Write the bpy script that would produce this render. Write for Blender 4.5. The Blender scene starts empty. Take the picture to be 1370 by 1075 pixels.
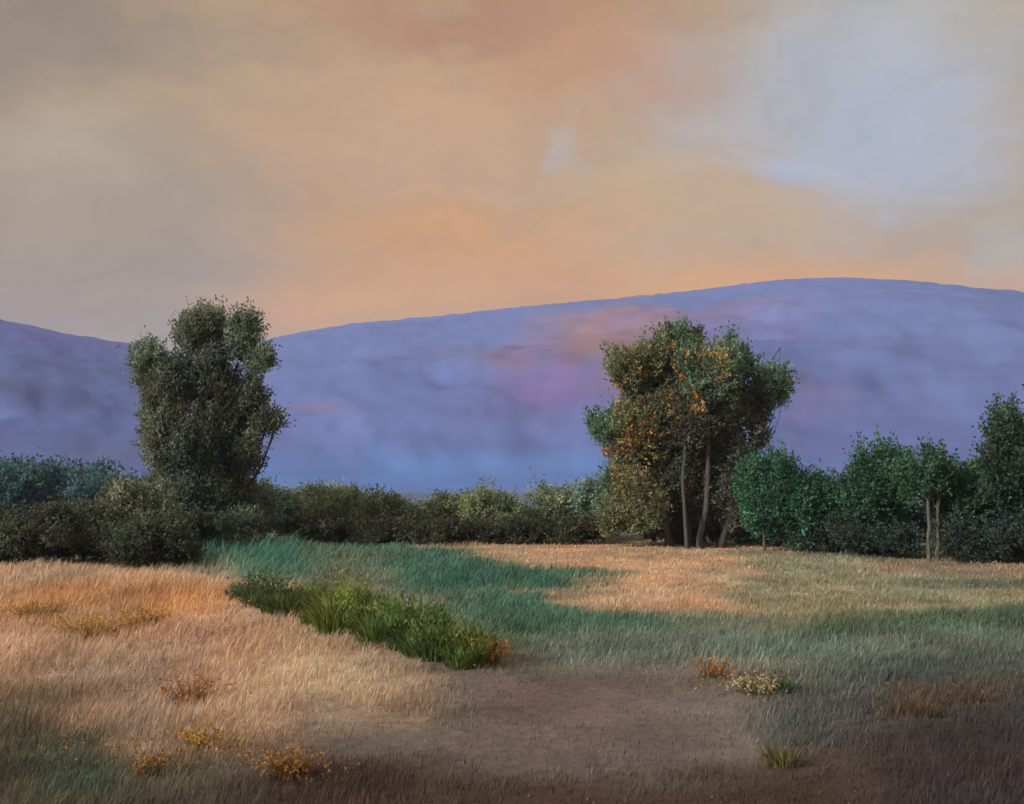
import bpy, math, random
import numpy as np
from mathutils import Vector

sc = bpy.context.scene
COL = sc.collection
W0, H0 = 1370.0, 1075.0
HFOV = math.radians(50)
F = W0 / 2 / math.tan(HFOV / 2)
PITCH = math.radians(4.01)
EYE = 4.0
cp, sp = math.cos(PITCH), math.sin(PITCH)

# ------------------------------------------------------------------ helpers
def lin(c):
    c = np.asarray(c, float) / 255.0
    return np.where(c <= 0.04045, c / 12.92, ((c + 0.055) / 1.055) ** 2.4)

def pixdir(px, py):
    x = (px - W0 / 2) / F
    z = (H0 / 2 - py) / F
    return np.array([x, cp - z * sp, sp + z * cp * 1.0])

def at(px, py, Y):
    d = pixdir(px, py)
    return d * (Y / d[1]) + np.array([0, 0, EYE])

def sstep(a, b, x):
    t = np.clip((x - a) / (b - a), 0, 1)
    return t * t * (3 - 2 * t)

def _hash(ix, iy, s):
    h = (ix.astype(np.int64) * 374761393 + iy.astype(np.int64) * 668265263 + s * 974634777) & 0xFFFFFFFF
    h = ((h ^ (h >> 13)) * 1274126177) & 0xFFFFFFFF
    h = (h ^ (h >> 16)) & 0xFFFFFF
    return h / float(0xFFFFFF)

def vnoise(x, y, s=0):
    ix, iy = np.floor(x), np.floor(y)
    fx, fy = x - ix, y - iy
    ux, uy = fx * fx * (3 - 2 * fx), fy * fy * (3 - 2 * fy)
    a, b = _hash(ix, iy, s), _hash(ix + 1, iy, s)
    c, d = _hash(ix, iy + 1, s), _hash(ix + 1, iy + 1, s)
    return (a + (b - a) * ux) * (1 - uy) + (c + (d - c) * ux) * uy - 0.5

def fbm(x, y, s=0, o=4):
    r, a = 0, 1.0
    for k in range(o):
        r = r + a * vnoise(x * 2 ** k, y * 2 ** k, s + k * 17)
        a *= 0.5
    return r

# ------------------------------------------------------------------ terrain
# crest of the dry bank beside the track, in metres (x, y, height)
CREST = np.array([(-60, 40, 1.0), (-30, 39.5, 1.0), (-17, 38.5, 0.95), (-9.5, 34.0, 0.8), (-5.2, 28.5, 0.55), (-2.2, 23.0, 0.2), (-0.4, 19.5, 0.0)])

def Hgt(x, y):
    x = np.asarray(x, float); y = np.asarray(y, float)
    z = 2.3 * np.exp(-((x / 16) ** 2 + (y / 7.0) ** 2))
    best = np.full(np.broadcast(x, y).shape, 1e9); hb = np.zeros_like(best); side = np.zeros_like(best)
    for (a, b) in zip(CREST[:-1], CREST[1:]):
        dx, dy = b[0] - a[0], b[1] - a[1]
        t = np.clip(((x - a[0]) * dx + (y - a[1]) * dy) / (dx * dx + dy * dy), 0, 1)
        qx, qy = a[0] + t * dx - x, a[1] + t * dy - y
        d = np.hypot(qx, qy)
        m = d < best
        best = np.where(m, d, best); hb = np.where(m, a[2] + t * (b[2] - a[2]), hb)
        side = np.where(m, np.sign(dx * (y - a[1]) - dy * (x - a[0])), side)
    w = np.where(side > 0, 2.6, 9.0)          # steep to the track, gentle to the viewer
    z = z + hb * np.exp(-(best / w) ** 2)
    near = np.exp(-np.maximum(y - 20, 0) / 40)
    z = z + 0.10 * fbm(x / 3.1, y / 3.1, 3, 3) * near + 0.25 * fbm(x / 22, y / 22, 9, 2) * np.clip((120 - y) / 60, 0, 1) * sstep(8, 20, y)
    return z

def G(px, py):
    d = pixdir(px, py)
    t = 5.0
    o = np.array([0, 0, EYE])
    prev = t
    while t < 400:
        p = o + d * t
        if p[2] <= float(Hgt(p[0], p[1])):
            a, b = prev, t
            for _ in range(25):
                m = (a + b) / 2; p = o + d * m
                if p[2] <= float(Hgt(p[0], p[1])): b = m
                else: a = m
            return o + d * b
        prev = t; t += 0.15 + t * 0.004
    return o + d * 400

# ------------------------------------------------------------------ ground cover in plan (fields, track, bank)
GA = np.array([1.12, 1.16, 1.30])
def patch(pts, colour, soft=0.6, gh=0.12, op=1.0):
    P = np.array([G(px, py)[:2] for px, py in pts])
    return P, lin(colour), soft, gh, op

PATCHES = [
 # meadow beyond the track
 patch([(500,722),(1015,726),(1030,745),(990,775),(930,830),(800,832),(690,806),(800,792),(640,748)], (196,158,120), .55, .10),
 patch([(1020,742),(1500,752),(1500,812),(1000,822),(930,832),(985,775)], (148,142,110), .7, .12),
 patch([(1180,752),(1500,758),(1500,776),(1180,770)], (160,128,102), .4, .10, .6),
 patch([(1180,778),(1480,772),(1480,792),(1230,790)], (92,98,80), .5, .14, .7),
 patch([(400,728),(585,728),(660,748),(800,770),(815,782),(700,794),(850,814),(960,828),(930,850),(700,862),(620,835),(545,790)], (84,116,94), .8, .22),
 patch([(600,745),(790,768),(815,780),(700,790),(600,770)], (72,112,90), .5, .24, .8),
 patch([(690,795),(760,792),(860,812),(960,808),(960,818),(850,820)], (182,150,114), .5, .10, .8),
 patch([(235,722),(330,722),(405,745),(395,782),(310,795),(235,750)], (84,134,110), .5, .75),
 patch([(1050,835),(1200,825),(1500,806),(1500,852),(1180,866),(1070,856)], (84,104,76), .8, .18, .9),
 patch([(660,862),(850,845),(1050,850),(1500,848),(1500,890),(1120,965),(1000,925),(900,893),(690,890)], (116,124,106), .8, .16, .9),
 patch([(980,930),(1300,888),(1270,1000),(1050,1020)], (94,98,92), .8, .18, .9),
 patch([(1060,905),(1200,880),(1330,870),(1330,888),(1200,915)], (76,92,82), .6, .2, .6),
 # the dry bank
 patch([(-700,748),(0,756),(230,757),(340,785),(430,806),(530,862),(625,928),(570,965),(430,1000),(300,1020),(150,1005),(0,945),(-700,940)], (194,164,132), .6, .22),
 patch([(190,820),(330,822),(340,880),(250,900),(180,880)], (188,150,122), 1.2, .22, .6),
 patch([(-40,790),(240,790),(330,800),(330,822),(220,830),(-40,830)], (200,150,96), 1.0, .26, .75),
 patch([(390,815),(470,845),(610,930),(520,950),(390,935),(330,870)], (202,172,134), 1.3, .16, .9),
 patch([(20,880),(200,870),(240,930),(240,985),(120,985),(20,930)], (168,148,128), 1.3, .22, .5),  # greyish shadow painted onto the bank
 # the track
 patch([(440,812),(525,843),(625,890),(700,893),(950,898),(1050,1010),(1000,1050),(520,1050),(420,1010),(470,985),(585,958),(628,930),(530,868)], (120,106,96), 1.9, .05),
 patch([(640,905),(900,905),(960,960),(700,960)], (124,104,96), 1.3, .03, .6),
 patch([(440,940),(560,950),(620,990),(500,1010),(420,985)], (124,114,98), .8, .0, .6),
 # dark earth and weeds in front, foreground shade painted into their colour
 patch([(-700,935),(0,935),(90,985),(190,1020),(270,1075),(320,1200),(-700,1200)], (100,96,74), 2.0, .22),
 patch([(30,985),(110,1000),(170,1040),(150,1075),(30,1075)], (84,98,80), .9, .22, .8),
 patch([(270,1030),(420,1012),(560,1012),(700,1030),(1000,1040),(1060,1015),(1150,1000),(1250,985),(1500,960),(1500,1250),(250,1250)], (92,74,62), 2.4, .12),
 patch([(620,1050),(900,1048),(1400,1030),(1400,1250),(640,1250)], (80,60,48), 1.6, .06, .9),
 patch([(1150,985),(1250,925),(1350,885),(1500,868),(1500,1200),(1190,1200)], (68,62,60), 1.9, .12, .9),  # lower right shadow painted as darker ground
 patch([(1190,965),(1215,925),(1320,905),(1330,930),(1250,955)], (116,92,66), .9, .20, .6),
]

def cover(x, y):
    """colour (linear albedo) and grass height of the ground cover at plan points"""
    s = np.clip((y / 22.0), .5, 6) ** 1.6
    wx = x + fbm(x / 2.6, y / 4.0, 41) * 1.3 * np.clip(y / 22, .5, 3)
    wy = y + fbm(x / 3.5, y / 2.2, 77) * 1.2 * s
    wx = wx + fbm(x / .8, y / 1.0, 88) * .55; wy = wy + fbm(x / .9, y / .9, 99) * .55
    c = np.tile(lin((128, 126, 100)), (len(x), 1)); gh = np.full(len(x), .12)
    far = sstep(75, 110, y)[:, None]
    for P, col, soft, g, op in PATCHES:
        d = np.full(len(x), 1e9); inside = np.zeros(len(x), bool)
        n = len(P)
        for i in range(n):
            a, b = P[i], P[(i + 1) % n]
            e = b - a
            t = np.clip(((wx - a[0]) * e[0] + (wy - a[1]) * e[1]) / max(e @ e, 1e-9), 0, 1)
            d = np.minimum(d, np.hypot(a[0] + t * e[0] - wx, a[1] + t * e[1] - wy))
            cr = ((a[1] > wy) != (b[1] > wy)) & (wx < (b[0] - a[0]) * (wy - a[1]) / (b[1] - a[1] + 1e-12) + a[0])
            inside ^= cr
        sd = np.where(inside, d, -d)
        m = sstep(-soft * s, soft * s, sd) * op
        c = c * (1 - m[:, None]) + col * m[:, None]
        gh = gh * (1 - m) + g * m
    c = c * (1 - far) + lin((104, 118, 132)) * far  # far ground painted with the blue of distant haze
    v = 1 + .40 * fbm(x / 1.7, y / 2.4, 5) + .25 * fbm(x / 0.5, y / 0.8, 15, 3)
    h = fbm(x / 2.9, y / 4.4, 25)
    c = c * v[:, None] * (1 + h[:, None] * np.array([.17, -.02, -.12]))
    return np.clip(c * GA, .004, .85), gh

# ------------------------------------------------------------------ object helpers
def set_props(o, label=None, cat=None, group=None, kind=None):
    if label: o['label'] = label
    if cat: o['category'] = cat
    if group: o['group'] = group
    if kind: o['kind'] = kind
    return o

def mesh_np(name, V, Fq, colours=None, mat=None, parent=None, smooth=False):
    """V (n,3); Fq list of arrays of face indices, each (m,k)"""
    me = bpy.data.meshes.new(name)
    V = np.asarray(V, np.float32)
    me.vertices.add(len(V)); me.vertices.foreach_set('co', V.ravel())
    li = np.concatenate([f.ravel() for f in Fq]).astype(np.int32)
    tot = np.concatenate([np.full(len(f), f.shape[1]) for f in Fq]).astype(np.int32)
    st = np.concatenate([[0], np.cumsum(tot)[:-1]]).astype(np.int32)
    me.loops.add(len(li)); me.loops.foreach_set('vertex_index', li)
    me.polygons.add(len(tot)); me.polygons.foreach_set('loop_start', st); me.polygons.foreach_set('loop_total', tot)
    if smooth: me.polygons.foreach_set('use_smooth', np.ones(len(tot), bool))
    if colours is not None:
        ca = me.color_attributes.new('Col', 'FLOAT_COLOR', 'POINT')
        C4 = np.ones((len(V), 4), np.float32); C4[:, :3] = colours
        ca.data.foreach_set('color', C4.ravel())
    me.update(calc_edges=True)
    if mat: me.materials.append(mat)
    o = bpy.data.objects.new(name, me); COL.objects.link(o)
    if parent: o.parent = parent
    return o

def empty(name, loc):
    o = bpy.data.objects.new(name, None); COL.objects.link(o); o.location = loc
    o.empty_display_size = .5
    return o

def unit(v):
    return v / np.maximum(np.linalg.norm(v, axis=-1, keepdims=True), 1e-9)

def leaf_quads(P, D, L, Wd, rng, bend=.25):
    """diamond leaves: base, side, tip, side - one folded quad each"""
    n = len(P)
    r = unit(rng.normal(size=(n, 3)))
    S = unit(np.cross(D, r)); N = np.cross(D, S)
    L = np.asarray(L)[:, None]; Wd = np.asarray(Wd)[:, None]
    base = P - D * L * .5; tip = P + D * L * .5 - N * L * bend * .5
    mid = P + N * L * bend * .25
    V = np.stack([base, mid + S * Wd * .5, tip, mid - S * Wd * .5], 1)
    return V.reshape(-1, 3), np.arange(n * 4).reshape(-1, 4)

def tubes(paths, sides=7):
    """paths: list of (pts (k,3), radii (k,)) -> V, quads, each a tapered limb"""
    Vs, Fs, off = [], [], 0
    for pts, rad in paths:
        pts = np.asarray(pts, float); k = len(pts)
        T = unit(np.gradient(pts, axis=0))
        ref = np.array([.31, .95, .05])
        A = unit(np.cross(T, ref)); B = np.cross(T, A)
        an = np.linspace(0, 2 * np.pi, sides, endpoint=False)
        ring = pts[:, None] + np.asarray(rad)[:, None, None] * (A[:, None] * np.cos(an)[None, :, None] + B[:, None] * np.sin(an)[None, :, None])
        Vs.append(ring.reshape(-1, 3))
        i = np.arange(k - 1)[:, None] * sides; j = np.arange(sides)[None]; j2 = (j + 1) % sides
        q = np.stack([i + j, i + j2, i + sides + j2, i + sides + j], -1).reshape(-1, 4) + off
        Fs.append(q); off += k * sides
    return np.concatenate(Vs), np.concatenate(Fs)

def limb(a, b, r0, r1, rng, wob=.08, k=9):
    a, b = np.asarray(a, float), np.asarray(b, float)
    t = np.linspace(0, 1, k)[:, None]
    L = np.linalg.norm(b - a)
    bow = np.array([0, 0, 1.0]) * (t * (1 - t)) * L * -.12
    w = np.cumsum(rng.normal(size=(k, 3)), 0) * wob * L / k; w -= w[0] + t * (w[-1] - w[0])
    return a + (b - a) * t + bow + w, r0 + (r1 - r0) * t[:, 0] ** .8

# ------------------------------------------------------------------ materials
def newmat(name):
    m = bpy.data.materials.new(name); m.use_nodes = True
    nt = m.node_tree; nt.nodes.clear()
    out = nt.nodes.new('ShaderNodeOutputMaterial')
    return m, nt, out

def N(nt, t, **kw):
    n = nt.nodes.new(t)
    for k, v in kw.items():
        if k.startswith('i_'):
            key = k[2:]; n.inputs[int(key) if key.isdigit() else key].default_value = v
        else: setattr(n, k, v)
    return n

def mat_foliage(name, trans=.42, rough=.6):
    m, nt, out = newmat(name); L = nt.links.new
    at_ = N(nt, 'ShaderNodeAttribute', attribute_name='Col')
    tc = N(nt, 'ShaderNodeTexCoord')
    no = N(nt, 'ShaderNodeTexNoise', i_Scale=6.0, i_Detail=3.0)
    L(tc.outputs['Object'], no.inputs['Vector'])
    mr = N(nt, 'ShaderNodeMapRange'); mr.inputs[3].default_value = .75; mr.inputs[4].default_value = 1.25
    L(no.outputs['Fac'], mr.inputs[0])
    mul = N(nt, 'ShaderNodeMix', data_type='RGBA', blend_type='MULTIPLY'); mul.inputs[0].default_value = 1
    L(at_.outputs['Color'], mul.inputs[6]); L(mr.outputs[0], mul.inputs[7])
    b = N(nt, 'ShaderNodeBsdfPrincipled', i_Roughness=rough); b.inputs['Specular IOR Level'].default_value = .25
    L(mul.outputs[2], b.inputs['Base Color'])
    t = N(nt, 'ShaderNodeBsdfTranslucent'); L(mul.outputs[2], t.inputs['Color'])
    mx = N(nt, 'ShaderNodeMixShader'); mx.inputs[0].default_value = trans
    L(b.outputs[0], mx.inputs[1]); L(t.outputs[0], mx.inputs[2]); L(mx.outputs[0], out.inputs['Surface'])
    return m

def mat_bark(name, c1, c2):
    m, nt, out = newmat(name); L = nt.links.new
    tc = N(nt, 'ShaderNodeTexCoord'); mp = N(nt, 'ShaderNodeMapping'); mp.inputs['Scale'].default_value = (6, 6, 1.2)
    L(tc.outputs['Object'], mp.inputs[0])
    no = N(nt, 'ShaderNodeTexNoise', i_Scale=2.0, i_Detail=6.0); L(mp.outputs[0], no.inputs['Vector'])
    cr = N(nt, 'ShaderNodeValToRGB'); cr.color_ramp.elements[0].color = (*c1, 1); cr.color_ramp.elements[1].color = (*c2, 1)
    cr.color_ramp.elements[0].position = .35; cr.color_ramp.elements[1].position = .65
    L(no.outputs['Fac'], cr.inputs[0])
    b = N(nt, 'ShaderNodeBsdfPrincipled', i_Roughness=.9); L(cr.outputs[0], b.inputs['Base Color'])
    bp = N(nt, 'ShaderNodeBump', i_Strength=.6, i_Distance=.05); L(no.outputs['Fac'], bp.inputs['Height']); L(bp.outputs[0], b.inputs['Normal'])
    L(b.outputs[0], out.inputs['Surface'])
    return m

def mat_ground():
    m, nt, out = newmat('field_cover'); L = nt.links.new
    a = N(nt, 'ShaderNodeAttribute', attribute_name='Col'); tc = N(nt, 'ShaderNodeTexCoord')
    n1 = N(nt, 'ShaderNodeTexNoise', i_Scale=4.0, i_Detail=8.0, i_Roughness=.65); L(tc.outputs['Object'], n1.inputs['Vector'])
    mr = N(nt, 'ShaderNodeMapRange'); mr.inputs[1].default_value = .25; mr.inputs[2].default_value = .75
    mr.inputs[3].default_value = .72; mr.inputs[4].default_value = 1.28; L(n1.outputs['Fac'], mr.inputs[0])
    mul = N(nt, 'ShaderNodeMix', data_type='RGBA', blend_type='MULTIPLY'); mul.inputs[0].default_value = 1
    L(a.outputs['Color'], mul.inputs[6]); L(mr.outputs[0], mul.inputs[7])
    b = N(nt, 'ShaderNodeBsdfPrincipled', i_Roughness=.95); b.inputs['Specular IOR Level'].default_value = .15
    L(mul.outputs[2], b.inputs['Base Color'])
    n2 = N(nt, 'ShaderNodeTexNoise', i_Scale=9.0, i_Detail=8.0, i_Roughness=.7); L(tc.outputs['Object'], n2.inputs['Vector'])
    bp = N(nt, 'ShaderNodeBump', i_Strength=.7, i_Distance=.08); L(n2.outputs['Fac'], bp.inputs['Height']); L(bp.outputs[0], b.inputs['Normal'])
    L(b.outputs[0], out.inputs['Surface'])
    return m

def mat_hill():
    m, nt, out = newmat('hazy_heather_moor'); L = nt.links.new
    a = N(nt, 'ShaderNodeAttribute', attribute_name='Col'); tc = N(nt, 'ShaderNodeTexCoord')
    n1 = N(nt, 'ShaderNodeTexNoise', i_Scale=.012, i_Detail=7.0, i_Roughness=.6); L(tc.outputs['Object'], n1.inputs['Vector'])
    mr = N(nt, 'ShaderNodeMapRange'); mr.inputs[1].default_value = .3; mr.inputs[2].default_value = .7
    mr.inputs[3].default_value = .9; mr.inputs[4].default_value = 1.1; L(n1.outputs['Fac'], mr.inputs[0])
    mul = N(nt, 'ShaderNodeMix', data_type='RGBA', blend_type='MULTIPLY'); mul.inputs[0].default_value = 1
    L(a.outputs['Color'], mul.inputs[6]); L(mr.outputs[0], mul.inputs[7])
    b = N(nt, 'ShaderNodeBsdfPrincipled', i_Roughness=1.0); b.inputs['Specular IOR Level'].default_value = 0
    L(mul.outputs[2], b.inputs['Base Color']); L(b.outputs[0], out.inputs['Surface'])
    return m

M_LEAF = mat_foliage('leaf'); M_GRASS = mat_foliage('grass_blade', .35, .7); M_PETAL = mat_foliage('petal', .3, .8)
M_BARK = mat_bark('dark_bark', (.03, .026, .022), (.075, .065, .055))
M_PALE = mat_bark('pale_bark', (.05, .046, .042), (.12, .108, .098))
M_SILVER = mat_bark('silver_bark', (.06, .056, .05), (.17, .156, .142))
M_GROUND = mat_ground(); M_HILL = mat_hill()

# ------------------------------------------------------------------ ground sheet
def axis(lo, hi, step, far, g=1.22):
    a = list(np.arange(lo, hi + 1e-6, step)); s = step; x = hi
    while x < far: s *= g; x += s; a.append(x)
    return a
xs = axis(0, 42, .3, 6000); xs = np.array([-v for v in xs[:0:-1]] + xs)
ys = np.array([-6000, -2000, -600, -200, -80, -40, -20, -10, -6, -3] + axis(0, 62, .3, 6500, 1.1))
X, Y = np.meshgrid(xs, ys); x, y = X.ravel(), Y.ravel()
z = Hgt(x, y)
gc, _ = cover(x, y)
nx, ny = len(xs), len(ys)
i = np.arange(ny - 1)[:, None] * nx + np.arange(nx - 1)[None]
q = np.stack([i, i + 1, i + nx + 1, i + nx], -1).reshape(-1, 4)
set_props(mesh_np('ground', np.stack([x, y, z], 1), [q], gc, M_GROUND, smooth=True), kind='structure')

# ------------------------------------------------------------------ hills
def skyline(pts):
    A = []
    for px, py in pts:
        d = pixdir(px, py); A.append((math.atan2(d[0], d[1]), d[2] / math.hypot(d[0], d[1])))
    return np.array(A)

def hill(name, pts, r_base, r_top, seed, spots):
    A = skyline(pts)
    az = np.linspace(math.radians(-75), math.radians(75), 420)
    e = np.interp(az, A[:, 0], A[:, 1])
    e = np.convolve(np.pad(e, 6, 'edge'), np.ones(13) / 13, 'valid')
    rr = np.concatenate([np.linspace(r_base, r_top, 110), np.linspace(r_top, r_top * 1.7, 30)[1:]])
    AZ, R = np.meshgrid(az, rr); E = np.tile(e, (len(rr), 1))
    t = np.clip((R - r_base) / (r_top - r_base), 0, 1)
    Hs = E * r_top
    prof = .55 * t + .45 * (t * t * (3 - 2 * t))
    back = np.clip(1 - ((R - r_top) / (r_top * .7)) ** 1.3 * 1.0, 0, 1); back = np.where(R > r_top, back, 1)
    Xh, Yh = R * np.sin(AZ), R * np.cos(AZ)
    f = fbm(Xh / 420, Yh / 420, seed, 5)
    zz = Hs * prof * back * 1.0 - 2 + (f * 22 + (fbm(AZ * 9 + R / 1100 + f * .9, R / 640 + f * .6, seed + 3, 4)) * 16) * np.sin(np.pi * t) * (1 - t) * 1.5 * (Hs / 300)
    zz += EYE * t + 5.0 * fbm(AZ * 150, R / 60, seed + 31, 3) * t
    c = np.tile(HILL_BASE, (zz.size, 1))
    xf, yf = Xh.ravel(), Yh.ravel(); tf = t.ravel(); azf = AZ.ravel()
    nz = fbm(xf / 260, yf / 260, seed + 5, 4); nb = fbm(xf / 700, yf / 700, seed + 9, 3); ng = fbm(azf * 40, yf / 300, seed + 13, 4)
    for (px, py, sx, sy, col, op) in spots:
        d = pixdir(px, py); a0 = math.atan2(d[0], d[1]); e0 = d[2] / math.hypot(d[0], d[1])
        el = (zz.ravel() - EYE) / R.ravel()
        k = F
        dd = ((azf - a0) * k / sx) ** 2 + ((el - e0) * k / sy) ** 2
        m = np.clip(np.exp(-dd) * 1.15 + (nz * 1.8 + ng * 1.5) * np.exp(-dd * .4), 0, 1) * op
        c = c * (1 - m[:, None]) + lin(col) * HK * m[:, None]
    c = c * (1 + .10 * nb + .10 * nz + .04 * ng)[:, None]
    c = np.clip(c, .003, .8)
    nx, ny = len(az), len(rr)
    i = np.arange(ny - 1)[:, None] * nx + np.arange(nx - 1)[None]
    q = np.stack([i, i + 1, i + nx + 1, i + nx], -1).reshape(-1, 4)
    o = mesh_np(name, np.stack([xf, yf, zz.ravel()], 1), [q], c, M_HILL, smooth=True)
    set_props(o, kind='structure')

HK = 1.0
HILL_BASE = lin((112, 127, 184))  # heather violet with the blue of distance haze painted in
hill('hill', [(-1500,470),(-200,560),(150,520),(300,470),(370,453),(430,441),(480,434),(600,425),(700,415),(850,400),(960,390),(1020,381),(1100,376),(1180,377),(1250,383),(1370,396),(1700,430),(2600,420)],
     300, 2200, 11,
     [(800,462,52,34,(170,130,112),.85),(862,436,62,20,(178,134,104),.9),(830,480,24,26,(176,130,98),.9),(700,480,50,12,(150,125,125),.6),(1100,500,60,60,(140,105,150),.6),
      (980,410,60,10,(150,115,140),.6),(740,510,60,35,(135,110,165),.7),(418,546,26,5,(150,122,118),.8),(600,632,330,22,(108,142,206),.8),(960,440,120,30,(128,108,165),.5),(1230,470,170,80,(116,132,186),.8)])  # the wide pale blue spot paints mist along the hill foot
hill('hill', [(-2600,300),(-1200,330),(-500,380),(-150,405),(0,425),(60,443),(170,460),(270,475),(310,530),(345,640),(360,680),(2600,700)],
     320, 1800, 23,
     [(100,600,150,22,(122,122,160),.7),(60,520,120,50,(92,92,135),.6),(90,450,150,20,(108,106,175),.7)])  # first spot paints paler mist low on this hill

# ------------------------------------------------------------------ foliage
def crown_np(lobes, rng, dens, leafL, leafW, up=.7, spread=.75, sun_tint=None):
    """lobes: (cx,cy,cz,rx,ry,rz,colour) in metres -> leaf quads and colours; leaves sit in twig sprays through each lobe"""
    PV, DV, CV = [], [], []
    boughs = []
    for (cx, cy, cz, rx, ry, rz, colr) in lobes:
        boughs.append((cx, cy, cz, rx * .7, ry * .7, rz * .7, colr))
        for k in range(12 if rx > .6 else 0):
            u = unit(rng.normal(size=3)); g = rng.uniform(.4, .9)
            f = rng.uniform(.24, .46)
            boughs.append((cx + u[0] * rx * g, cy + u[1] * ry * g, cz + u[2] * rz * g, rx * f * .85, ry * f * .85, rz * f * 1.25, np.asarray(colr) * np.exp(rng.normal() * .20) * (1 + rng.normal(size=3) * np.array([.07, .03, .07]))))
    for (cx, cy, cz, rx, ry, rz, colr) in boughs:
        area = (rx * rz + rx * ry + ry * rz) / 3 * 12.6
        n = int(area * dens * .8)
        ns = max(3, n // 16)                                     # sprays
        u = unit(rng.normal(size=(ns, 3)))
        rad = (rng.random(ns) ** .38)[:, None]
        lump = 1 + .2 * rng.normal(size=ns)[:, None]
        c0 = np.array([cx, cy, cz]); R = np.array([rx, ry, rz])
        sc_ = u * rad * lump * R
        sdir = unit(u * spread + np.array([0, 0, up]) + rng.normal(size=(ns, 3)) * .35)
        base_col = np.tile(np.asarray(colr, float), (ns, 1))
        if sun_tint is not None:                                  # low sunlight painted as orange twigs, thinning out from a few boughs
            tc_, tr_, tcol, tp_ = sun_tint
            dd = ((((c0 + sc_)[:, None] - tc_[None]) / tr_) ** 2).sum(-1).min(1)
            hit = rng.random(ns) < tp_ * np.exp(-dd)
            base_col[hit] = tcol * np.exp(rng.normal(size=(hit.sum(), 1)) * .25)
        tint = np.exp(rng.normal(size=(ns, 1)) * .28) * (1 + rng.normal(size=(ns, 3)) * np.array([.08, .03, .08]))
        m = 16
        along = (rng.random((ns, m)) - .35) * leafL * 4.6 * np.exp(rng.normal(size=(ns, 1)) * .35)
        jit = rng.normal(size=(ns, m, 3)) * leafL * .48
        p = c0 + sc_[:, None] + sdir[:, None] * along[..., None] + jit
        d = unit(sdir[:, None] * 1.0 + rng.normal(size=(ns, m, 3)) * .45)
        col = base_col[:, None] * tint[:, None] * np.exp(rng.normal(size=(ns, m, 1)) * .10)
        PV.append(p.reshape(-1, 3)); DV.append(d.reshape(-1, 3)); CV.append(col.reshape(-1, 3))
    P, D, C = np.concatenate(PV), np.concatenate(DV), np.concatenate(CV)
    keep = P[:, 2] > .05
    P, D, C = P[keep], D[keep], C[keep]
    n = len(P)
    V, q = leaf_quads(P, D, leafL * (.7 + .6 * rng.random(n)), leafW * (.7 + .6 * rng.random(n)), rng)
    return V, q, np.clip(np.repeat(C, 4, 0), .002, .9)

def plant(name, base, lobes, label, cat, group, seed, dens=26, leafL=.32, leafW=.16, stems=None, bark=None, up=.7, crown_name='crown', trunk_name='trunk', r0=.2, sun_tint=None):
    rng = np.random.default_rng(seed)
    root = empty(name, base)
    set_props(root, label, cat, group)
    V, q, c = crown_np(lobes, rng, dens, leafL, leafW, up, sun_tint=sun_tint)
    mesh_np(crown_name, V, [q], c, M_LEAF, root)
    paths = []
    if stems is None: stems = [((0, 0), r0, lobes)]
    for (ox, oy), r, lb in stems:
        top = max(lb, key=lambda l: l[2]); 
        fork = np.array([ox * .8 + top[0] * .25, oy * .8 + top[1] * .25, min(l[2] for l in lb) * .62 + .3])
        paths.append(limb((ox, oy, -.25), fork, r, r * .72, rng, .13))
        paths[-1][1][0] *= 1.35
        for l in lb:
            b = np.array(l[:3]) + np.array([0, 0, l[5] * .35])
            if b[2] < fork[2] + .2: continue
            paths.append(limb(fork, b, r * .55, r * .09, rng, .12))
            for _ in range(3):
                e = b + rng.normal(size=3) * np.array(l[3:6]) * .55; k = rng.integers(4, 7)
                paths.append(limb(paths[-1][0][k] if len(paths[-1][0]) > k else fork, e, r * .16, r * .04, rng, .15, 6))
    V, q = tubes(paths)
    mesh_np(trunk_name, V, [q], None, bark or M_BARK, root, smooth=True)
    return root

def px_lobes(base_px, Y, L, col, rng, depth=1.0):
    """lobes given as seen (centre and radii in photo pixels) -> metres about the base, with their own depth"""
    base = G(*base_px) if Y is None else np.array([0, 0, 0])
    if Y is not None:
        p = at(base_px[0], base_px[1], Y); base = np.array([p[0], Y, float(Hgt(p[0], Y))])
    D = base[1]; mpp = D / F; out = []
    for l in L:
        px, py, rx, ry = l[:4]; c = lin(l[4]) * FK if len(l) > 4 and l[4] is not None else col
        p = at(px, py, D) - base
        dy = l[5] if len(l) > 5 else rng.uniform(-1, 1) * rx * mpp * .7
        out.append((p[0], dy, p[2], rx * mpp, (rx * .6 + ry * .4) * mpp * depth, ry * mpp, c))
    return base, out

FK = 2.7
def fc(*c): return lin(c) * FK

rng = np.random.default_rng(5)
# --- the tall tree on the left
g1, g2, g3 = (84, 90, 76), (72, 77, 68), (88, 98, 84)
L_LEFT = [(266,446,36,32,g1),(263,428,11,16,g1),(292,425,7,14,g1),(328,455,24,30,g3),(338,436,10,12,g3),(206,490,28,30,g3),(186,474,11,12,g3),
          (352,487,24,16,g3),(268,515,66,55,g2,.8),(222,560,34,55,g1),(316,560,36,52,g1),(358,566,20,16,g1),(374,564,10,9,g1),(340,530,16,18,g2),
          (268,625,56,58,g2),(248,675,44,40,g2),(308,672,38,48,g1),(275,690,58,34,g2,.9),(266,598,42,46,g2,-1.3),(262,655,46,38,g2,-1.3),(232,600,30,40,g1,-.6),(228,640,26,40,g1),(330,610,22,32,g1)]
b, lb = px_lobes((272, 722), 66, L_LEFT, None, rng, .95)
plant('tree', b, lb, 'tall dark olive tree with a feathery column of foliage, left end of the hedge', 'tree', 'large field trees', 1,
      dens=220, leafL=.22, leafW=.11, stems=[((-.5, -.3), .34, lb[:9]), ((.6, .1), .30, lb[9:])], up=1.0)

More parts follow.
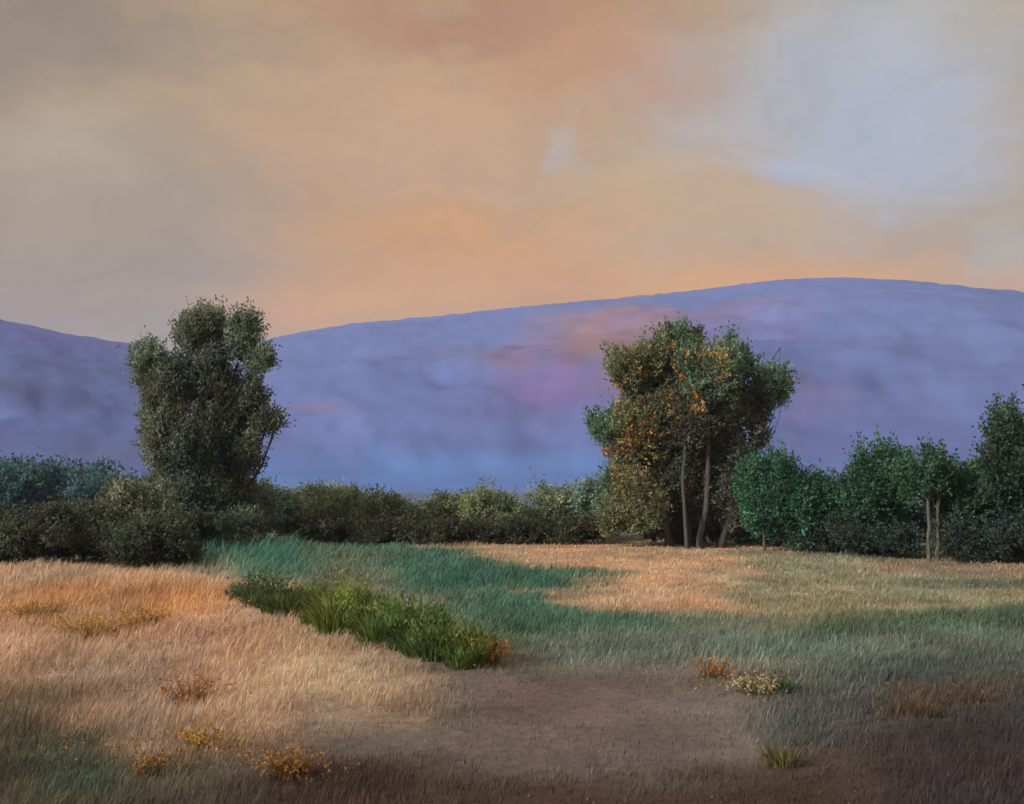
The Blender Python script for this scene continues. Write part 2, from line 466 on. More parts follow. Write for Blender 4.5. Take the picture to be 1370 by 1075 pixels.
# --- the broad tree on the right
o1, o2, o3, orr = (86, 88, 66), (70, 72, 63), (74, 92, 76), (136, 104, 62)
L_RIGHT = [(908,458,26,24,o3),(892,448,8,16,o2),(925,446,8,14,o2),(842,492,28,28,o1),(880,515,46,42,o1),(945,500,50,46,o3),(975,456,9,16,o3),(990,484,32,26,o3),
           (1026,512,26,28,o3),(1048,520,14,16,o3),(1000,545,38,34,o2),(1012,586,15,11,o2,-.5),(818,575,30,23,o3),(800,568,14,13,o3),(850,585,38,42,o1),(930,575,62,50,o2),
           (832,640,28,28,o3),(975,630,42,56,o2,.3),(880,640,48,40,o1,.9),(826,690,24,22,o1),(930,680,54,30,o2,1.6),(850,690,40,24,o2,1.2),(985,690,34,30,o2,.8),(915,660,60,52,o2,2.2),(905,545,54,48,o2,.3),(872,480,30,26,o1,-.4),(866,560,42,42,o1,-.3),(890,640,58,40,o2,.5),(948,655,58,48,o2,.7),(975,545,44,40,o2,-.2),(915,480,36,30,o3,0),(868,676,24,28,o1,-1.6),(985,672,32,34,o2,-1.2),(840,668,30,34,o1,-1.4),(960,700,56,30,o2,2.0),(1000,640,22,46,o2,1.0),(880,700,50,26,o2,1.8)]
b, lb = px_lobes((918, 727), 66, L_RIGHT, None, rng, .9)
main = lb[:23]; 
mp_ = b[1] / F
SUNLIT_SPOTS = np.array([at(px, py, b[1]) - b + np.array([0, -2.0, 0]) for px, py in [(905,492),(935,498),(875,505),(845,585),(858,604),(905,545),(842,540),(835,625)]])  # where low sunlight is painted as orange leaf colour
rt = plant('tree', b, lb, 'broad spreading tree flecked with leaves painted sunlit orange, bare stems showing at its foot', 'tree', 'large field trees', 2,
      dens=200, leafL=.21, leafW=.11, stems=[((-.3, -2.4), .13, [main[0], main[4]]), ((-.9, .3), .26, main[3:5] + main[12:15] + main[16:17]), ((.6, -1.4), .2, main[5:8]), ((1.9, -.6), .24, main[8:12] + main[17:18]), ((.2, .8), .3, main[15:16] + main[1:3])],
      bark=M_PALE, up=.8, sun_tint=(SUNLIT_SPOTS, np.array([26 * mp_, 2.2, 24 * mp_]), fc(144, 108, 66), .36))

# --- shrubs of the far hedge
def rnd_lobes(w, h, n, seed, col, low=.25):
    r = np.random.default_rng(seed); out = []
    out.append((0, 0, h * .5, w * .36, w * .34, h * .40, col))
    for k in range(n):
        a = r.uniform(0, 2 * np.pi); q = r.uniform(.35, .8)
        zz = r.uniform(low, .8) * h; s = r.uniform(.17, .27)
        wx = w * .5 * q * (1 - .35 * max(0, zz / h - .5))
        out.append((math.cos(a) * wx, math.sin(a) * wx * .8, zz, w * s, w * s, h * s * 1.0, np.asarray(col) * r.uniform(.8, 1.25)))
    return out

def shrub(name, px, py, wpx, top, col, label, cat, group, seed, Y=None, n=11, dens=95, leafL=.19, leafW=.11, bark=None, r0=.09, low=.2, up=.55):
    if Y is None: p = G(px, py)
    else:
        q = at(px, py, Y); p = np.array([q[0], Y, float(Hgt(q[0], Y))])
    D = p[1]; w = wpx * D / F; h = at(px, top, D)[2] - p[2]
    return plant(name, p, rnd_lobes(w, h, n, seed, lin(col) * FK, low), label, cat, group, seed, dens, leafL, leafW, bark=bark, r0=r0, up=up)

HEDGE = [
 (356,716,90,645,(84,98,84),'grey green shrub tucked against the right foot of the tall left tree'),
 (408,716,84,652,(92,100,78),'rounded hedge shrub with a bluish green flank, second from the tall left tree'),
 (458,717,78,647,(88,96,76),'full grey olive hedge shrub at the left end of the dark hedge bottom'),
 (510,717,74,656,(86,94,74),'low hedge shrub sloping down to the notch in the middle of the hedge'),
 (556,717,54,672,(90,100,86),'smallest hedge shrub, filling the notch in the middle of the hedge'),
 (604,718,80,656,(90,96,76),'yellowish olive hedge shrub just right of the notch in the hedge'),
 (655,718,76,651,(92,100,76),'brightest olive hedge shrub, left of the small pale blue gap'),
 (704,718,50,671,(88,102,84),'short hedge shrub under the small pale blue gap in the hedge'),
 (748,719,78,652,(90,97,77),'olive hedge shrub between the pale blue gap and the broad tree'),
 (800,720,78,640,(84,96,84),'tall grey green shrub leaning on the left foot of the broad tree'),
]
for k, (px, py, w, top, col, lab) in enumerate(HEDGE):
    shrub('hedge_shrub', px, py, w * 1.12, top, [v * 1.14 for v in col], lab, 'shrub', 'shrubs of the far hedge', 100 + k, Y=72 + (k % 3) * .8)
# brambles along the hedge bottom, the shade there painted as their dark colour
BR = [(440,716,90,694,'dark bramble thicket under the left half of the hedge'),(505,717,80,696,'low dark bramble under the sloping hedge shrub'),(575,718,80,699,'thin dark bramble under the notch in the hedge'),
      (640,719,80,694,'bramble painted shade-dark below the yellowish olive hedge shrub'),(705,720,80,696,'bramble painted shade-dark below the pale blue gap in the hedge'),(770,721,80,693,'dark bramble at the hedge foot beside the broad tree')]
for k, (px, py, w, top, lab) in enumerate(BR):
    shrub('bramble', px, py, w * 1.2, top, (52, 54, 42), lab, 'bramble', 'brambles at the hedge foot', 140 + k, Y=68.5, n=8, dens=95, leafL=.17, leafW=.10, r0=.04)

# --- bushes at the left edge
LB = [(40,752,150,682,(56,62,52),'large blackish bush at the left edge above the dry bank',50),
      (-60,752,150,676,(54,60,50),'blackish bush half cut off by the left edge of the view',52),
      (110,745,110,676,(66,72,60),'dark green bush between the blackish bush and the olive shrub',54),
      (172,742,110,640,(86,90,72),'olive shrub rising left of the tall tree',57),
      (205,748,120,694,(56,62,50),'low blackish bush in front of the foot of the tall left tree',50),
      (300,728,110,688,(64,70,58),'low dark shrub in front of the right foot of the tall left tree',60)]
for k, (px, py, w, top, col, lab, Yd) in enumerate(LB):
    shrub('bush', px, py, w * 1.1, top, col, lab, 'bush', 'bushes along the top of the bank', 160 + k, Y=Yd, n=13, dens=95, leafL=.17, leafW=.10)

# --- the line of trees on the right
RT = [(1024,742,62,606,(48,78,60),'small teal green tree touching the broad tree, with a thin pale trunk',62,M_SILVER,.10),
      (1076,742,74,607,(50,80,62),'bright emerald green round tree, second from the broad tree',61,M_PALE,.10),
      (1122,744,44,640,(88,88,58),'small brownish tree in the dip between the green tree crowns',62,M_BARK,.09),
      (1148,745,62,628,(48,72,55),'low green tree left of the tallest rounded green crown',60,M_BARK,.10),
      (1186,746,76,592,(50,76,57),'tallest rounded green tree of the right tree line',60,M_BARK,.12),
      (1238,747,74,598,(48,72,53),'green tree standing on two bare pale trunks',55.5,M_PALE,.14),
      (1294,748,86,619,(50,70,50),'wide low green tree left of the tall dark edge tree',57,M_BARK,.12),
      (1368,750,74,545,(44,58,47),'tall dark tree cut by the right edge of the view',54,M_BARK,.2),
      (1462,752,120,520,(44,58,47),'dark tree standing just outside the right edge of the view',55,M_BARK,.2)]
for k, (px, py, w, top, col, lab, Yd, bk, r0) in enumerate(RT):
    if px == 1238:                                           # the one whose slanting stems show below the crown
        rl = np.random.default_rng(17)
        b5, l5 = px_lobes((1238, 748), Yd, [(1215,632,22,22,col),(1242,622,26,24,col),(1262,640,22,22,col),(1232,650,26,20,col),(1250,604,14,14,col),(1206,655,14,14,col),(1268,664,18,18,col,1.2)], None, rl, 1.0)
        plant('small_tree', b5, l5, lab, 'tree', 'trees of the right tree line', 205, 95, .2, .115, [((-.05, -.5), .11, l5[:2]), ((.5, -.4), .10, l5[2:5])], M_SILVER, .55)
        continue
    shrub('small_tree', px, py, w * 1.15, top, col, lab, 'tree', 'trees of the right tree line', 200 + k, Y=Yd, n=13, dens=95, leafL=.2, leafW=.115, bark=bk, r0=r0, low=.42)
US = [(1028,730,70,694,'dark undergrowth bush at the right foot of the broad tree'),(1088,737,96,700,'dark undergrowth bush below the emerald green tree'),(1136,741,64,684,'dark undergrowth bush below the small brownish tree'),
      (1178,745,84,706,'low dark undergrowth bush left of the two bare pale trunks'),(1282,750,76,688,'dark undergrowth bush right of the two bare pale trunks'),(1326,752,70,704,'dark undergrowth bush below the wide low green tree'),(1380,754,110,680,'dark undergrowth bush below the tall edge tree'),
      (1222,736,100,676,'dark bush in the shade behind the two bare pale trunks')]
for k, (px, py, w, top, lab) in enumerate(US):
    shrub('undergrowth_bush', px, py, w * 1.25, top, (46, 56, 50), lab, 'bush', 'undergrowth below the right tree line', 240 + k, n=9, dens=95, leafL=.17, leafW=.105, r0=.05)  # shadows under the tree line painted into this dark leaf colour

# --- distant wood on the left
rngw = np.random.default_rng(77); wl = []
for k in range(46):
    px = -260 + k * 9.5 + rngw.uniform(-5, 5); Yd = 135 + rngw.uniform(-8, 16)
    p = at(px, 640, Yd); top = at(px, 622 + 14 * sstep(60, 170, px) + rngw.uniform(-3, 6), Yd)[2]
    wl.append((p[0], Yd, top * .45, 2.9, 2.9, top * .55, lin((72, 98, 100)) * 1.45 * rngw.uniform(.85, 1.2)))
V, q, c = crown_np(wl, rngw, 26, .45, .26)
set_props(mesh_np('woods', V, [q], c, M_LEAF), 'distant teal wood behind the bushes at the left edge', 'wood', kind='stuff')

# ------------------------------------------------------------------ leafy verge beside the track
def tussock(name, p, w, h, n, colA, colB, label, cat, group, seed, stalks=0, petal=None, lean=(0, 0), blade_w=.03, leafy=False):
    r = np.random.default_rng(seed)
    root = empty(name, p); set_props(root, label, cat, group)
    k = 5
    a = r.uniform(0, 2 * np.pi, n); q = np.sqrt(r.random(n)) * w * (.38 if leafy else .28)
    bx, by = np.cos(a) * q, np.sin(a) * q
    tuft = r.integers(0, 9, n); th = r.uniform(.55, 1.2, 9); tx = r.normal(size=9) * w * .2; ty = r.normal(size=9) * w * .2
    if leafy:
        bx = bx * .45 + tx[tuft]; by = by * .45 + ty[tuft]; h_t = th[tuft]
    else: h_t = 1.0
    hh = h * h_t * r.uniform(.25, 1.1, n) * (1 - .45 * (q / (w * .5)) ** 2)
    out = np.stack([np.cos(a), np.sin(a), np.zeros(n)], 1) * (.25 + .9 * q / (w * .5))[:, None] + r.normal(size=(n, 3)) * .22
    out[:, 2] = 0; out += np.array([lean[0], lean[1], 0])
    t = np.linspace(0, 1, k)[None, :, None]
    base = np.stack([bx, by, np.full(n, -.03)], 1)[:, None]
    C = base + np.array([0, 0, 1.0]) * hh[:, None, None] * (t - .22 * t ** 3) + out[:, None] * hh[:, None, None] * .55 * t ** 2
    sd = unit(np.cross(out + 1e-3, np.array([0, 0, 1.0])) + r.normal(size=(n, 3)) * .5)[:, None]
    wd = blade_w * r.uniform(.6, 1.4, n)[:, None, None] * (np.sin(np.pi * (.12 + .88 * t)) + .05)
    V = np.stack([C - sd * wd * .5, C + sd * wd * .5], 2).reshape(n, k * 2, 3)
    idx = np.arange(n)[:, None, None] * (k * 2) + np.array([[2 * j, 2 * j + 1, 2 * j + 3, 2 * j + 2] for j in range(k - 1)])[None]
    mix = np.clip(r.normal(.5, .25, n) + ((th[tuft] - .9) * .9 if leafy else 0), 0, 1)[:, None]
    cc = (lin(colA) * (1 - mix) + lin(colB) * mix) * np.exp(r.normal(size=(n, 1)) * .18)
    mesh_np('leaf_blades', V.reshape(-1, 3), [idx.reshape(-1, 4)], np.repeat(cc, k * 2, 0), M_GRASS, root)
    if leafy:
        lobes = [(r.uniform(-.34, .34) * w, r.uniform(-.3, .3) * w, h * r.uniform(.3, .62), w * r.uniform(.13, .22), w * r.uniform(.13, .2), h * r.uniform(.2, .32), lin(colA) * (1 - u) + lin(colB) * u) for u in r.random(5)]
        V, q4, c4 = crown_np(lobes, r, 230, .13, .045, 1.6, .5)
        mesh_np('foliage', V, [q4], c4 * 1.3, M_LEAF, root)
    if petal is not None and stalks:
        Pq, Pd, Sp = [], [], []
        for s in range(stalks):
            aa = r.uniform(0, 6.28); qq = math.sqrt(r.random()) * w * .42; hz = h * r.uniform(.35, 1.1)
            b0 = np.array([math.cos(aa) * qq * .3, math.sin(aa) * qq * .3, -.03]); b1 = np.array([math.cos(aa) * qq + r.normal() * .08, math.sin(aa) * qq + r.normal() * .08, hz])
            Sp.append(limb(b0, b1, .006, .003, r, .05, 4))
            m = 9
            u = unit(r.normal(size=(m, 3)) + np.array([0, 0, .5])); Pq.append(b1 + u * .035 + np.array([0, 0, 1]) * r.uniform(-.12, .02, (m, 1))); Pd.append(u)
        P = np.concatenate(Pq); D = np.concatenate(Pd); m = len(P)
        V, q4 = leaf_quads(P, D, np.full(m, .055), np.full(m, .03), r)
        pc = lin(petal) * np.exp(r.normal(size=(m, 1)) * .2)
        mesh_np('blossom', V, [q4], np.repeat(pc, 4, 0), M_PETAL, root)
        V, q4 = tubes(Sp, 4); mesh_np('stem', V, [q4], np.tile(lin((96, 96, 60)), (len(V), 1)), M_GRASS, root)
    return root

dg, lg, yg = (52, 84, 44), (92, 118, 56), (156, 152, 64)
VERGE = [ # px, base py, width px, top py, colours, label
 (352,800,90,748,(64,84,62),(80,98,70),'dark green clump at the far left end of the leafy verge'),
 (398,812,100,742,(60,74,44),(96,106,58),'dark olive clump of the verge beside the teal grass'),
 (440,822,100,738,(82,96,56),(112,118,66),'yellowish green clump at the top of the leafy verge'),
 (478,838,100,745,(70,90,46),(112,122,60),'tall mid green clump of the verge below the yellowish top'),
 (520,852,110,760,(66,86,54),(100,112,62),'deep green clump in the middle of the leafy verge'),
 (548,864,100,775,(64,88,52),(98,114,62),'bright emerald clump of the verge over the track'),
 (592,878,100,800,(64,88,52),(104,116,62),'rich green clump above the orange weeds of the verge'),
 (622,884,80,825,(58,90,50),(104,116,58),'low green clump at the lower right end of the verge')]
for k, (px, py, w, top, cA, cB, lab) in enumerate(VERGE):
    p = G(px, py); D = p[1]
    tussock('grass_clump', p, w * 1.25 * D / F, (py - top) * D / F * (.5 + .035 * k), 2300, [v * 1.22 for v in cA], [v * 1.2 for v in cB], lab, 'grass clump', 'clumps of the leafy verge', 300 + k, blade_w=.032, leafy=True)
FL = [ # flowering weeds
 (648,888,60,855,(128,112,52),(160,118,54),(186,140,82),'orange brown weed clump at the lower tip of the verge',70),
 (500,846,50,812,(110,124,54),(160,150,70),(196,186,104),'pale yellow flowering weed in front of the green verge',45),
 (46,826,70,806,(160,124,80),(176,134,84),(206,156,84),'yellow flowering weeds at the left edge of the bank',70),
 (122,852,90,826,(168,136,84),(180,144,84),(210,162,84),'broad golden flowering weeds on top of the bank',90),
 (192,838,56,814,(160,128,80),(176,140,84),(206,164,84),'golden weeds right of the broad golden patch on the bank',60),
 (252,940,70,912,(160,116,80),(176,124,78),(190,134,86),'rusty orange weeds halfway down the bank',60),
 (270,1000,50,978,(120,104,60),(150,124,62),(204,160,72),'small bright yellow weed low on the bank',34),
 (205,1035,50,1010,(110,88,52),(140,100,54),(178,124,74),'orange weed among the olive grass of the lower left corner',30),
 (385,1040,60,1005,(110,86,52),(150,108,58),(186,136,78),'tall ochre weed at the dark edge below the bank',40),
 (955,905,46,884,(150,112,70),(170,120,72),(190,140,90),'orange weed on the far right rim of the track',36),
 (1012,928,46,905,(90,104,62),(140,132,84),(206,190,150),'cream flowering weed on the right rim of the track',40),
 (1050,925,60,900,(58,84,56),(78,100,60),None,'dark green tuft right of the cream flowering weed',0),
 (1045,1022,70,985,(108,106,72),(138,132,84),None,'yellowish grass tuft at the lower right rim of the track',0),
 (1225,955,80,925,(100,84,62),(122,98,68),None,'rust brown grass tuft on the shade-painted earth to the right',0)]
for k, (px, py, w, top, cA, cB, pc, lab, st) in enumerate(FL):
    p = G(px, py); D = p[1]
    tussock('flowering_weed' if pc else 'grass_tuft', p, 1.3 * w * D / F, (py - top) * D / F, 230, cA, cB, lab, 'weed' if pc else 'grass tuft', 'weeds beside the track' , 340 + k, st, pc, blade_w=.018)

# small wild flowers strewn through the bank around the bigger weeds
rw = np.random.default_rng(404); PP, DD, CC = [], [], []
for (px, py, sx, sy, n, c) in [(120,835,120,14,520,(206,160,92)),(60,900,110,30,120,(180,146,110)),(255,930,50,22,160,(188,138,96)),(275,1000,60,20,120,(196,158,92)),(390,1030,60,16,160,(180,132,84)),
                               (120,1010,90,30,160,(150,124,80)),(1000,915,60,18,170,(190,160,118)),(1240,935,70,16,140,(140,104,74)),(640,870,40,16,120,(176,146,84)),(300,850,90,20,200,(200,160,128))]:
    ex, ey = px + rw.normal(size=n) * sx * .6, py + rw.normal(size=n) * sy * .7
    d = pixdir(ex, ey); z0 = np.zeros(n)
    d = np.stack([d[0], np.broadcast_to(d[1], n), d[2]], 1)
    for _ in range(8):
        g = d * ((z0 - EYE) / d[:, 2])[:, None]; z0 = Hgt(g[:, 0], g[:, 1])
    g[:, 2] = z0
    g = g[(g[:, 1] > 9) & (g[:, 1] < 48) & (d[:, 2] < 0)]; m = len(g)
    u = unit(rw.normal(size=(m, 4, 3)) + np.array([0, 0, .4]))
    g = g + np.stack([np.zeros(m), np.zeros(m), rw.uniform(.05, .2, m)], 1)
    PP.append((g[:, None] + u * .022).reshape(-1, 3)); DD.append(u.reshape(-1, 3))
    CC.append(np.repeat(lin(c)[None] * np.exp(rw.normal(size=(m, 1)) * .2), 4, 0))
PP, DD, CC = np.concatenate(PP), np.concatenate(DD), np.concatenate(CC)
V, q4 = leaf_quads(PP, DD, np.full(len(PP), .045), np.full(len(PP), .026), rw)
set_props(mesh_np('wildflowers', V, [q4], np.repeat(CC, 4, 0), M_PETAL), 'tiny scattered wild flowers in the grass of the bank', 'wildflowers', kind='stuff')

# ------------------------------------------------------------------ grass (uncountable)
def grass(name, n, ylo, yhi, label, seed, hmul, wmul, pick):
    r = np.random.default_rng(seed)
    y = np.exp(r.uniform(math.log(ylo), math.log(yhi), n * 2)); x = r.uniform(-.62, .62, n * 2) * (y + 4)
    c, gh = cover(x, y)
    keep = pick(x, y, gh) & (r.random(n * 2) < np.clip(gh / .2, 0, 1) + .0)
    x, y, c, gh = x[keep][:n], y[keep][:n], c[keep][:n], gh[keep][:n]
    m = len(x)
    z = Hgt(x, y)
    lod = np.clip(y / 22, .7, 3.2)
    clump = np.clip(1 + 1.1 * fbm(x / 1.1, y / 1.1, 71, 3), .35, 2.0)
    h = gh * hmul * r.uniform(.5, 1.4, m) * clump; w = wmul * lod * r.uniform(.6, 1.4, m)
    a = r.uniform(0, 6.283, m); ln = r.normal(.35, .3, m)
    wind = np.array([.35, .05])
    tip = np.stack([x + (np.cos(a) * ln + wind[0]) * h, y + (np.sin(a) * ln + wind[1]) * h, z + h], 1)
    mid = np.stack([x + (np.cos(a) * ln + wind[0]) * h * .3, y + (np.sin(a) * ln + wind[1]) * h * .3, z + h * .55], 1)
    b = r.uniform(0, 6.283, m); S = np.stack([np.cos(b), np.sin(b), np.zeros(m)], 1) * w[:, None] * .5
    B = np.stack([x, y, z - .02], 1)
    V = np.stack([B - S, B + S, mid + S * .8, tip, mid - S * .8], 1).reshape(-1, 3)
    i = np.arange(m)[:, None] * 5
    cc = c * np.exp(r.normal(size=(m, 1)) * .22) * 1.12
    o = mesh_np(name, V, [i + np.array([[0, 1, 2, 4]]), i + np.array([[4, 2, 3]])], np.repeat(np.clip(cc, .003, .9), 5, 0), M_GRASS)
    return set_props(o, label, 'grass', kind='stuff')

grass('dry_grass', 190000, 8, 76, 'dry tan grass and olive weeds covering the bank', 11, 1.0, .016, lambda x, y, g: (x < -1.5 - (y - 19) * .2) )
grass('meadow_grass', 150000, 9, 78, 'short grass of the meadow right of the track', 12, 1.1, .018, lambda x, y, g: (x >= -1.5 - (y - 19) * .2))

def pebbles(n, seed):
    r = np.random.default_rng(seed)
    y = r.uniform(11, 27, n * 3); x = r.uniform(-6, 9, n * 3)
    _, gh = cover(x, y); k = gh < .085
    x, y = x[k][:n], y[k][:n]; m = len(x)
    g = (1 + 5 ** .5) / 2
    I = unit(np.array([(-1,g,0),(1,g,0),(-1,-g,0),(1,-g,0),(0,-1,g),(0,1,g),(0,-1,-g),(0,1,-g),(g,0,-1),(g,0,1),(-g,0,-1),(-g,0,1)], float))
    T = np.array([(0,11,5),(0,5,1),(0,1,7),(0,7,10),(0,10,11),(1,5,9),(5,11,4),(11,10,2),(10,7,6),(7,1,8),(3,9,4),(3,4,2),(3,2,6),(3,6,8),(3,8,9),(4,9,5),(2,4,11),(6,2,10),(8,6,7),(9,8,1)])
    sz = np.exp(r.normal(size=m) * .5) * .009
    P = np.stack([x, y, Hgt(x, y) + sz * .2], 1)
    V = P[:, None] + I[None] * sz[:, None, None] * r.uniform(.6, 1.4, (m, 1, 3)) * np.array([1, 1, .6]) * r.uniform(.8, 1.2, (m, 12, 1))
    Fc = np.arange(m)[:, None, None] * 12 + T[None]
    c = lin((128, 112, 100)) * np.exp(r.normal(size=(m, 1)) * .3) * (1 + r.normal(size=(m, 3)) * .05)
    set_props(mesh_np('gravel', V.reshape(-1, 3), [Fc.reshape(-1, 3)], np.repeat(c, 12, 0), M_GROUND), 'small stones strewn over the bare track', 'gravel', kind='stuff')
pebbles(1300, 91)

# ------------------------------------------------------------------ haze
HAZE_D, HAZE_C = 0.00020, (.54, .68, 1.0)
def haze():
    x0, x1, y0, y1, z0, z1 = -6600, 6600, -6600, 7000, -4, 480
    V = np.array([(x0,y0,z0),(x1,y0,z0),(x1,y1,z0),(x0,y1,z0),(x0,y0,z1),(x1,y0,z1),(x1,y1,z1),(x0,y1,z1)])
    q = np.array([(0,3,2,1),(4,5,6,7),(0,1,5,4),(1,2,6,5),(2,3,7,6),(3,0,4,7)])
    m, nt, out = newmat('blue_haze')
    pv = N(nt, 'ShaderNodeVolumePrincipled'); pv.inputs['Color'].default_value = (*HAZE_C, 1); pv.inputs['Density'].default_value = HAZE_D
    pv.inputs['Anisotropy'].default_value = 0.0
    nt.links.new(pv.outputs[0], out.inputs['Volume'])
    set_props(mesh_np('haze', V, [q], None, m), 'thin blue air between the field and the hills', 'haze', kind='stuff')
haze()

# ------------------------------------------------------------------ sky, sun
SUN_AZ, SUN_EL = math.radians(-122), math.radians(27)      # from the left, a little behind the camera
world = bpy.data.worlds.new('World'); sc.world = world; world.use_nodes = True
nt = world.node_tree; nt.nodes.clear(); L = nt.links.new
out = N(nt, 'ShaderNodeOutputWorld')
sky = N(nt, 'ShaderNodeTexSky', sky_type='NISHITA', sun_disc=False, sun_elevation=SUN_EL, sun_rotation=SUN_AZ)
bg1 = N(nt, 'ShaderNodeBackground', i_Strength=.15); L(sky.outputs[0], bg1.inputs[0])
tc = N(nt, 'ShaderNodeTexCoord'); sep = N(nt, 'ShaderNodeSeparateXYZ'); L(tc.outputs['Generated'], sep.inputs[0])
azn = N(nt, 'ShaderNodeMath', operation='ARCTAN2'); L(sep.outputs[0], azn.inputs[0]); L(sep.outputs[1], azn.inputs[1])
eln = N(nt, 'ShaderNodeMath', operation='ARCSINE'); L(sep.outputs[2], eln.inputs[0])
comb = N(nt, 'ShaderNodeCombineXYZ'); L(azn.outputs[0], comb.inputs[0]); L(eln.outputs[0], comb.inputs[1])
# wispy distortion of the cloud edges
mp = N(nt, 'ShaderNodeMapping'); mp.inputs['Rotation'].default_value = (0, 0, .5); mp.inputs['Scale'].default_value = (5, 9, 5); L(comb.outputs[0], mp.inputs[0])
nz = N(nt, 'ShaderNodeTexNoise', i_Scale=1.0, i_Detail=7.0, i_Roughness=.62); L(mp.outputs[0], nz.inputs['Vector'])
sb = N(nt, 'ShaderNodeVectorMath', operation='SUBTRACT'); sb.inputs[1].default_value = (.5, .5, .5); L(nz.outputs['Color'], sb.inputs[0])
scl = N(nt, 'ShaderNodeVectorMath', operation='SCALE'); scl.inputs['Scale'].default_value = .22; L(sb.outputs[0], scl.inputs[0])
dis = N(nt, 'ShaderNodeVectorMath', operation='ADD'); L(comb.outputs[0], dis.inputs[0]); L(scl.outputs[0], dis.inputs[1])

def azel(px, py):
    d = pixdir(px, py); d = d / np.linalg.norm(d); return math.atan2(d[0], d[1]), math.asin(d[2])

SKYK = np.array([1.02, .99, .72])
CLOUDS = [ # px, py, rx, ry, sRGB, opacity, how far the wind has torn the edge
 (40, 10, 400, 110, (148,130,117), .9, 1),
 (120, 300, 420, 220, (172,152,132), .9, 1),
 (90, 190, 150, 90, (190,172,158), .7, 1),
 (300, 100, 240, 90, (178,152,130), .6, 1),
 (600, 170, 420, 190, (208,166,134), .9, 1),
 (640, -8, 400, 75, (180,126,96), .75, 1),
 (800, 70, 220, 80, (200,148,116), .85, 1),
 (1000, 280, 460, 170, (210,176,142), .85, 1),
 (600, 350, 330, 120, (226,162,72), .9, .8),
 (470, 420, 230, 62, (236,172,80), .95, .4),
 (1000, 388, 640, 62, (236,170,80), .95, .35),
 (1370, 395, 260, 44, (234,164,80), .8, .35),
 (1140, 110, 330, 190, (184,186,192), .95, 1),
 (1340, 200, 200, 260, (186,178,176), .5, 1),
 (1190, 175, 170, 120, (184,192,214), .8, .8),
 (1060, 90, 130, 60, (182,184,192), .5, 1),
 (776, 190, 34, 36, (188,192,204), .42, 1),
 (1050, 225, 62, 40, (182,190,212), .9, .5),
 (1340, 325, 80, 46, (190,186,186), .7, .6),
]
cur = None
base_c = lin((188, 160, 134)) * SKYK
prev = None
for (px, py, rx, ry, c, op, torn) in CLOUDS:
    a, e = azel(px, py)
    ds = N(nt, 'ShaderNodeVectorMath', operation='MULTIPLY_ADD'); L(scl.outputs[0], ds.inputs[0]); ds.inputs[1].default_value = (torn,) * 3; L(comb.outputs[0], ds.inputs[2])
    s = N(nt, 'ShaderNodeVectorMath', operation='SUBTRACT'); L(ds.outputs[0], s.inputs[0]); s.inputs[1].default_value = (a, e, 0)
    d = N(nt, 'ShaderNodeVectorMath', operation='MULTIPLY'); L(s.outputs[0], d.inputs[0]); d.inputs[1].default_value = (F / rx, F / ry, 0)
    l = N(nt, 'ShaderNodeVectorMath', operation='LENGTH'); L(d.outputs[0], l.inputs[0])
    mr = N(nt, 'ShaderNodeMapRange', interpolation_type='SMOOTHSTEP'); L(l.outputs['Value'], mr.inputs[0])
    mr.inputs[1].default_value = .15; mr.inputs[2].default_value = 1.1; mr.inputs[3].default_value = op; mr.inputs[4].default_value = 0
    mx = N(nt, 'ShaderNodeMix', data_type='RGBA'); L(mr.outputs[0], mx.inputs[0])
    if prev is None: mx.inputs[6].default_value = (*base_c, 1)
    else: L(prev, mx.inputs[6])
    mx.inputs[7].default_value = (*(lin(c) * (SKYK if c[0] > c[2] else np.array([1., 1., .96]))), 1); prev = mx.outputs[2]
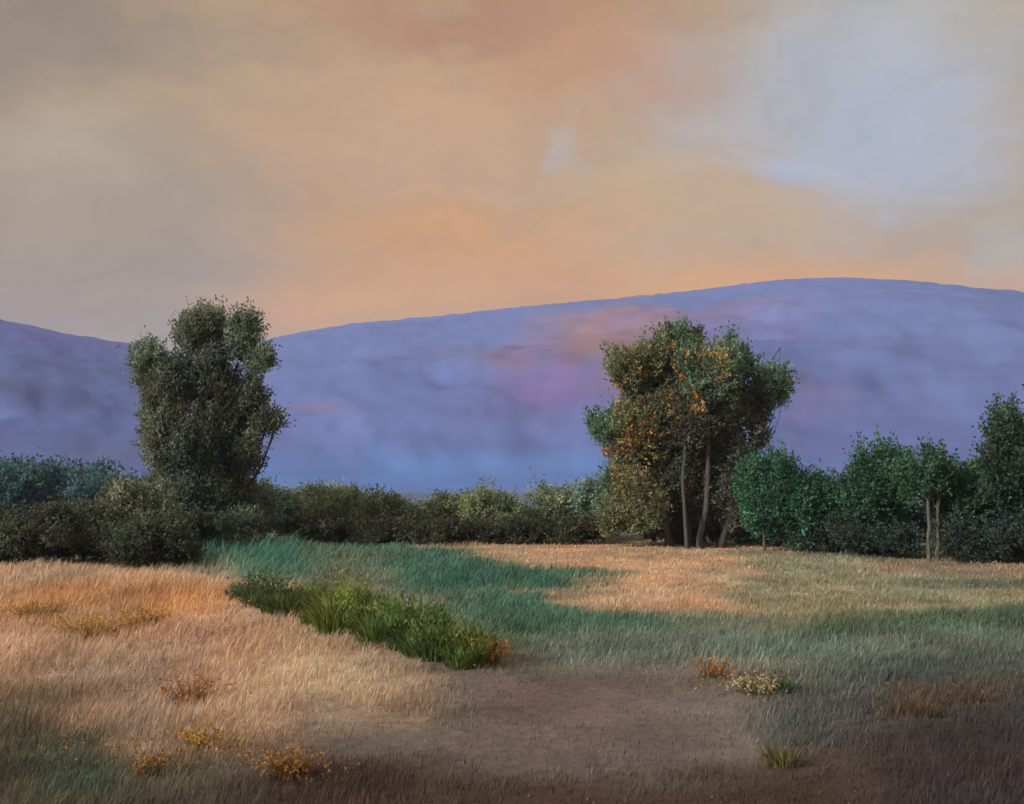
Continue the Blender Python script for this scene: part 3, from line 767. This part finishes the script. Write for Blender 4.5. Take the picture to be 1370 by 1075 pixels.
# soft streaks in the cloud layer
mp2 = N(nt, 'ShaderNodeMapping'); mp2.inputs['Rotation'].default_value = (0, 0, -.5); mp2.inputs['Scale'].default_value = (9, 26, 1); L(dis.outputs[0], mp2.inputs[0])
n2 = N(nt, 'ShaderNodeTexNoise', i_Scale=1.0, i_Detail=9.0, i_Roughness=.66); L(mp2.outputs[0], n2.inputs['Vector'])
mr2 = N(nt, 'ShaderNodeMapRange'); mr2.inputs[1].default_value = .3; mr2.inputs[2].default_value = .7; mr2.inputs[3].default_value = .91; mr2.inputs[4].default_value = 1.09; L(n2.outputs['Fac'], mr2.inputs[0])
mm = N(nt, 'ShaderNodeMix', data_type='RGBA', blend_type='MULTIPLY'); mm.inputs[0].default_value = 1; L(prev, mm.inputs[6]); L(mr2.outputs[0], mm.inputs[7])
bg2 = N(nt, 'ShaderNodeBackground', i_Strength=1.0); L(mm.outputs[2], bg2.inputs[0])
# the cloud bank covers the sky ahead and thins out overhead
mk = N(nt, 'ShaderNodeMapRange', interpolation_type='SMOOTHSTEP'); L(eln.outputs[0], mk.inputs[0])
mk.inputs[1].default_value = math.radians(27); mk.inputs[2].default_value = math.radians(60); mk.inputs[3].default_value = 1; mk.inputs[4].default_value = .35
ms = N(nt, 'ShaderNodeMixShader'); L(mk.outputs[0], ms.inputs[0]); L(bg1.outputs[0], ms.inputs[1]); L(bg2.outputs[0], ms.inputs[2])
L(ms.outputs[0], out.inputs['Surface'])

sd = bpy.data.lights.new('sun', 'SUN'); sd.energy = 3.7; sd.angle = math.radians(12); sd.color = (1.0, .97, .90)
so = bpy.data.objects.new('sun', sd); COL.objects.link(so)
v = Vector((math.sin(SUN_AZ) * math.cos(SUN_EL), math.cos(SUN_AZ) * math.cos(SUN_EL), math.sin(SUN_EL)))
so.rotation_euler = v.to_track_quat('Z', 'Y').to_euler(); so.location = (-30, 20, 40)

# ------------------------------------------------------------------ camera, render
cd = bpy.data.cameras.new('camera'); cd.sensor_width = 36; cd.lens = 36 / (2 * math.tan(HFOV / 2)); cd.clip_end = 30000; cd.clip_start = .1
co = bpy.data.objects.new('camera', cd); COL.objects.link(co); co.location = (0, 0, EYE); co.rotation_euler = (math.pi / 2 + PITCH, 0, 0)
sc.camera = co
sc.view_settings.view_transform = 'Standard'; sc.view_settings.look = 'None'; sc.view_settings.exposure = 0; sc.view_settings.gamma = 1
sc.render.engine = 'CYCLES'
cy = sc.cycles
cy.use_denoising = True; cy.max_bounces = 6; cy.diffuse_bounces = 3; cy.transmission_bounces = 3; cy.volume_bounces = 1; cy.transparent_max_bounces = 4
cy.use_adaptive_sampling = True; cy.adaptive_threshold = .02
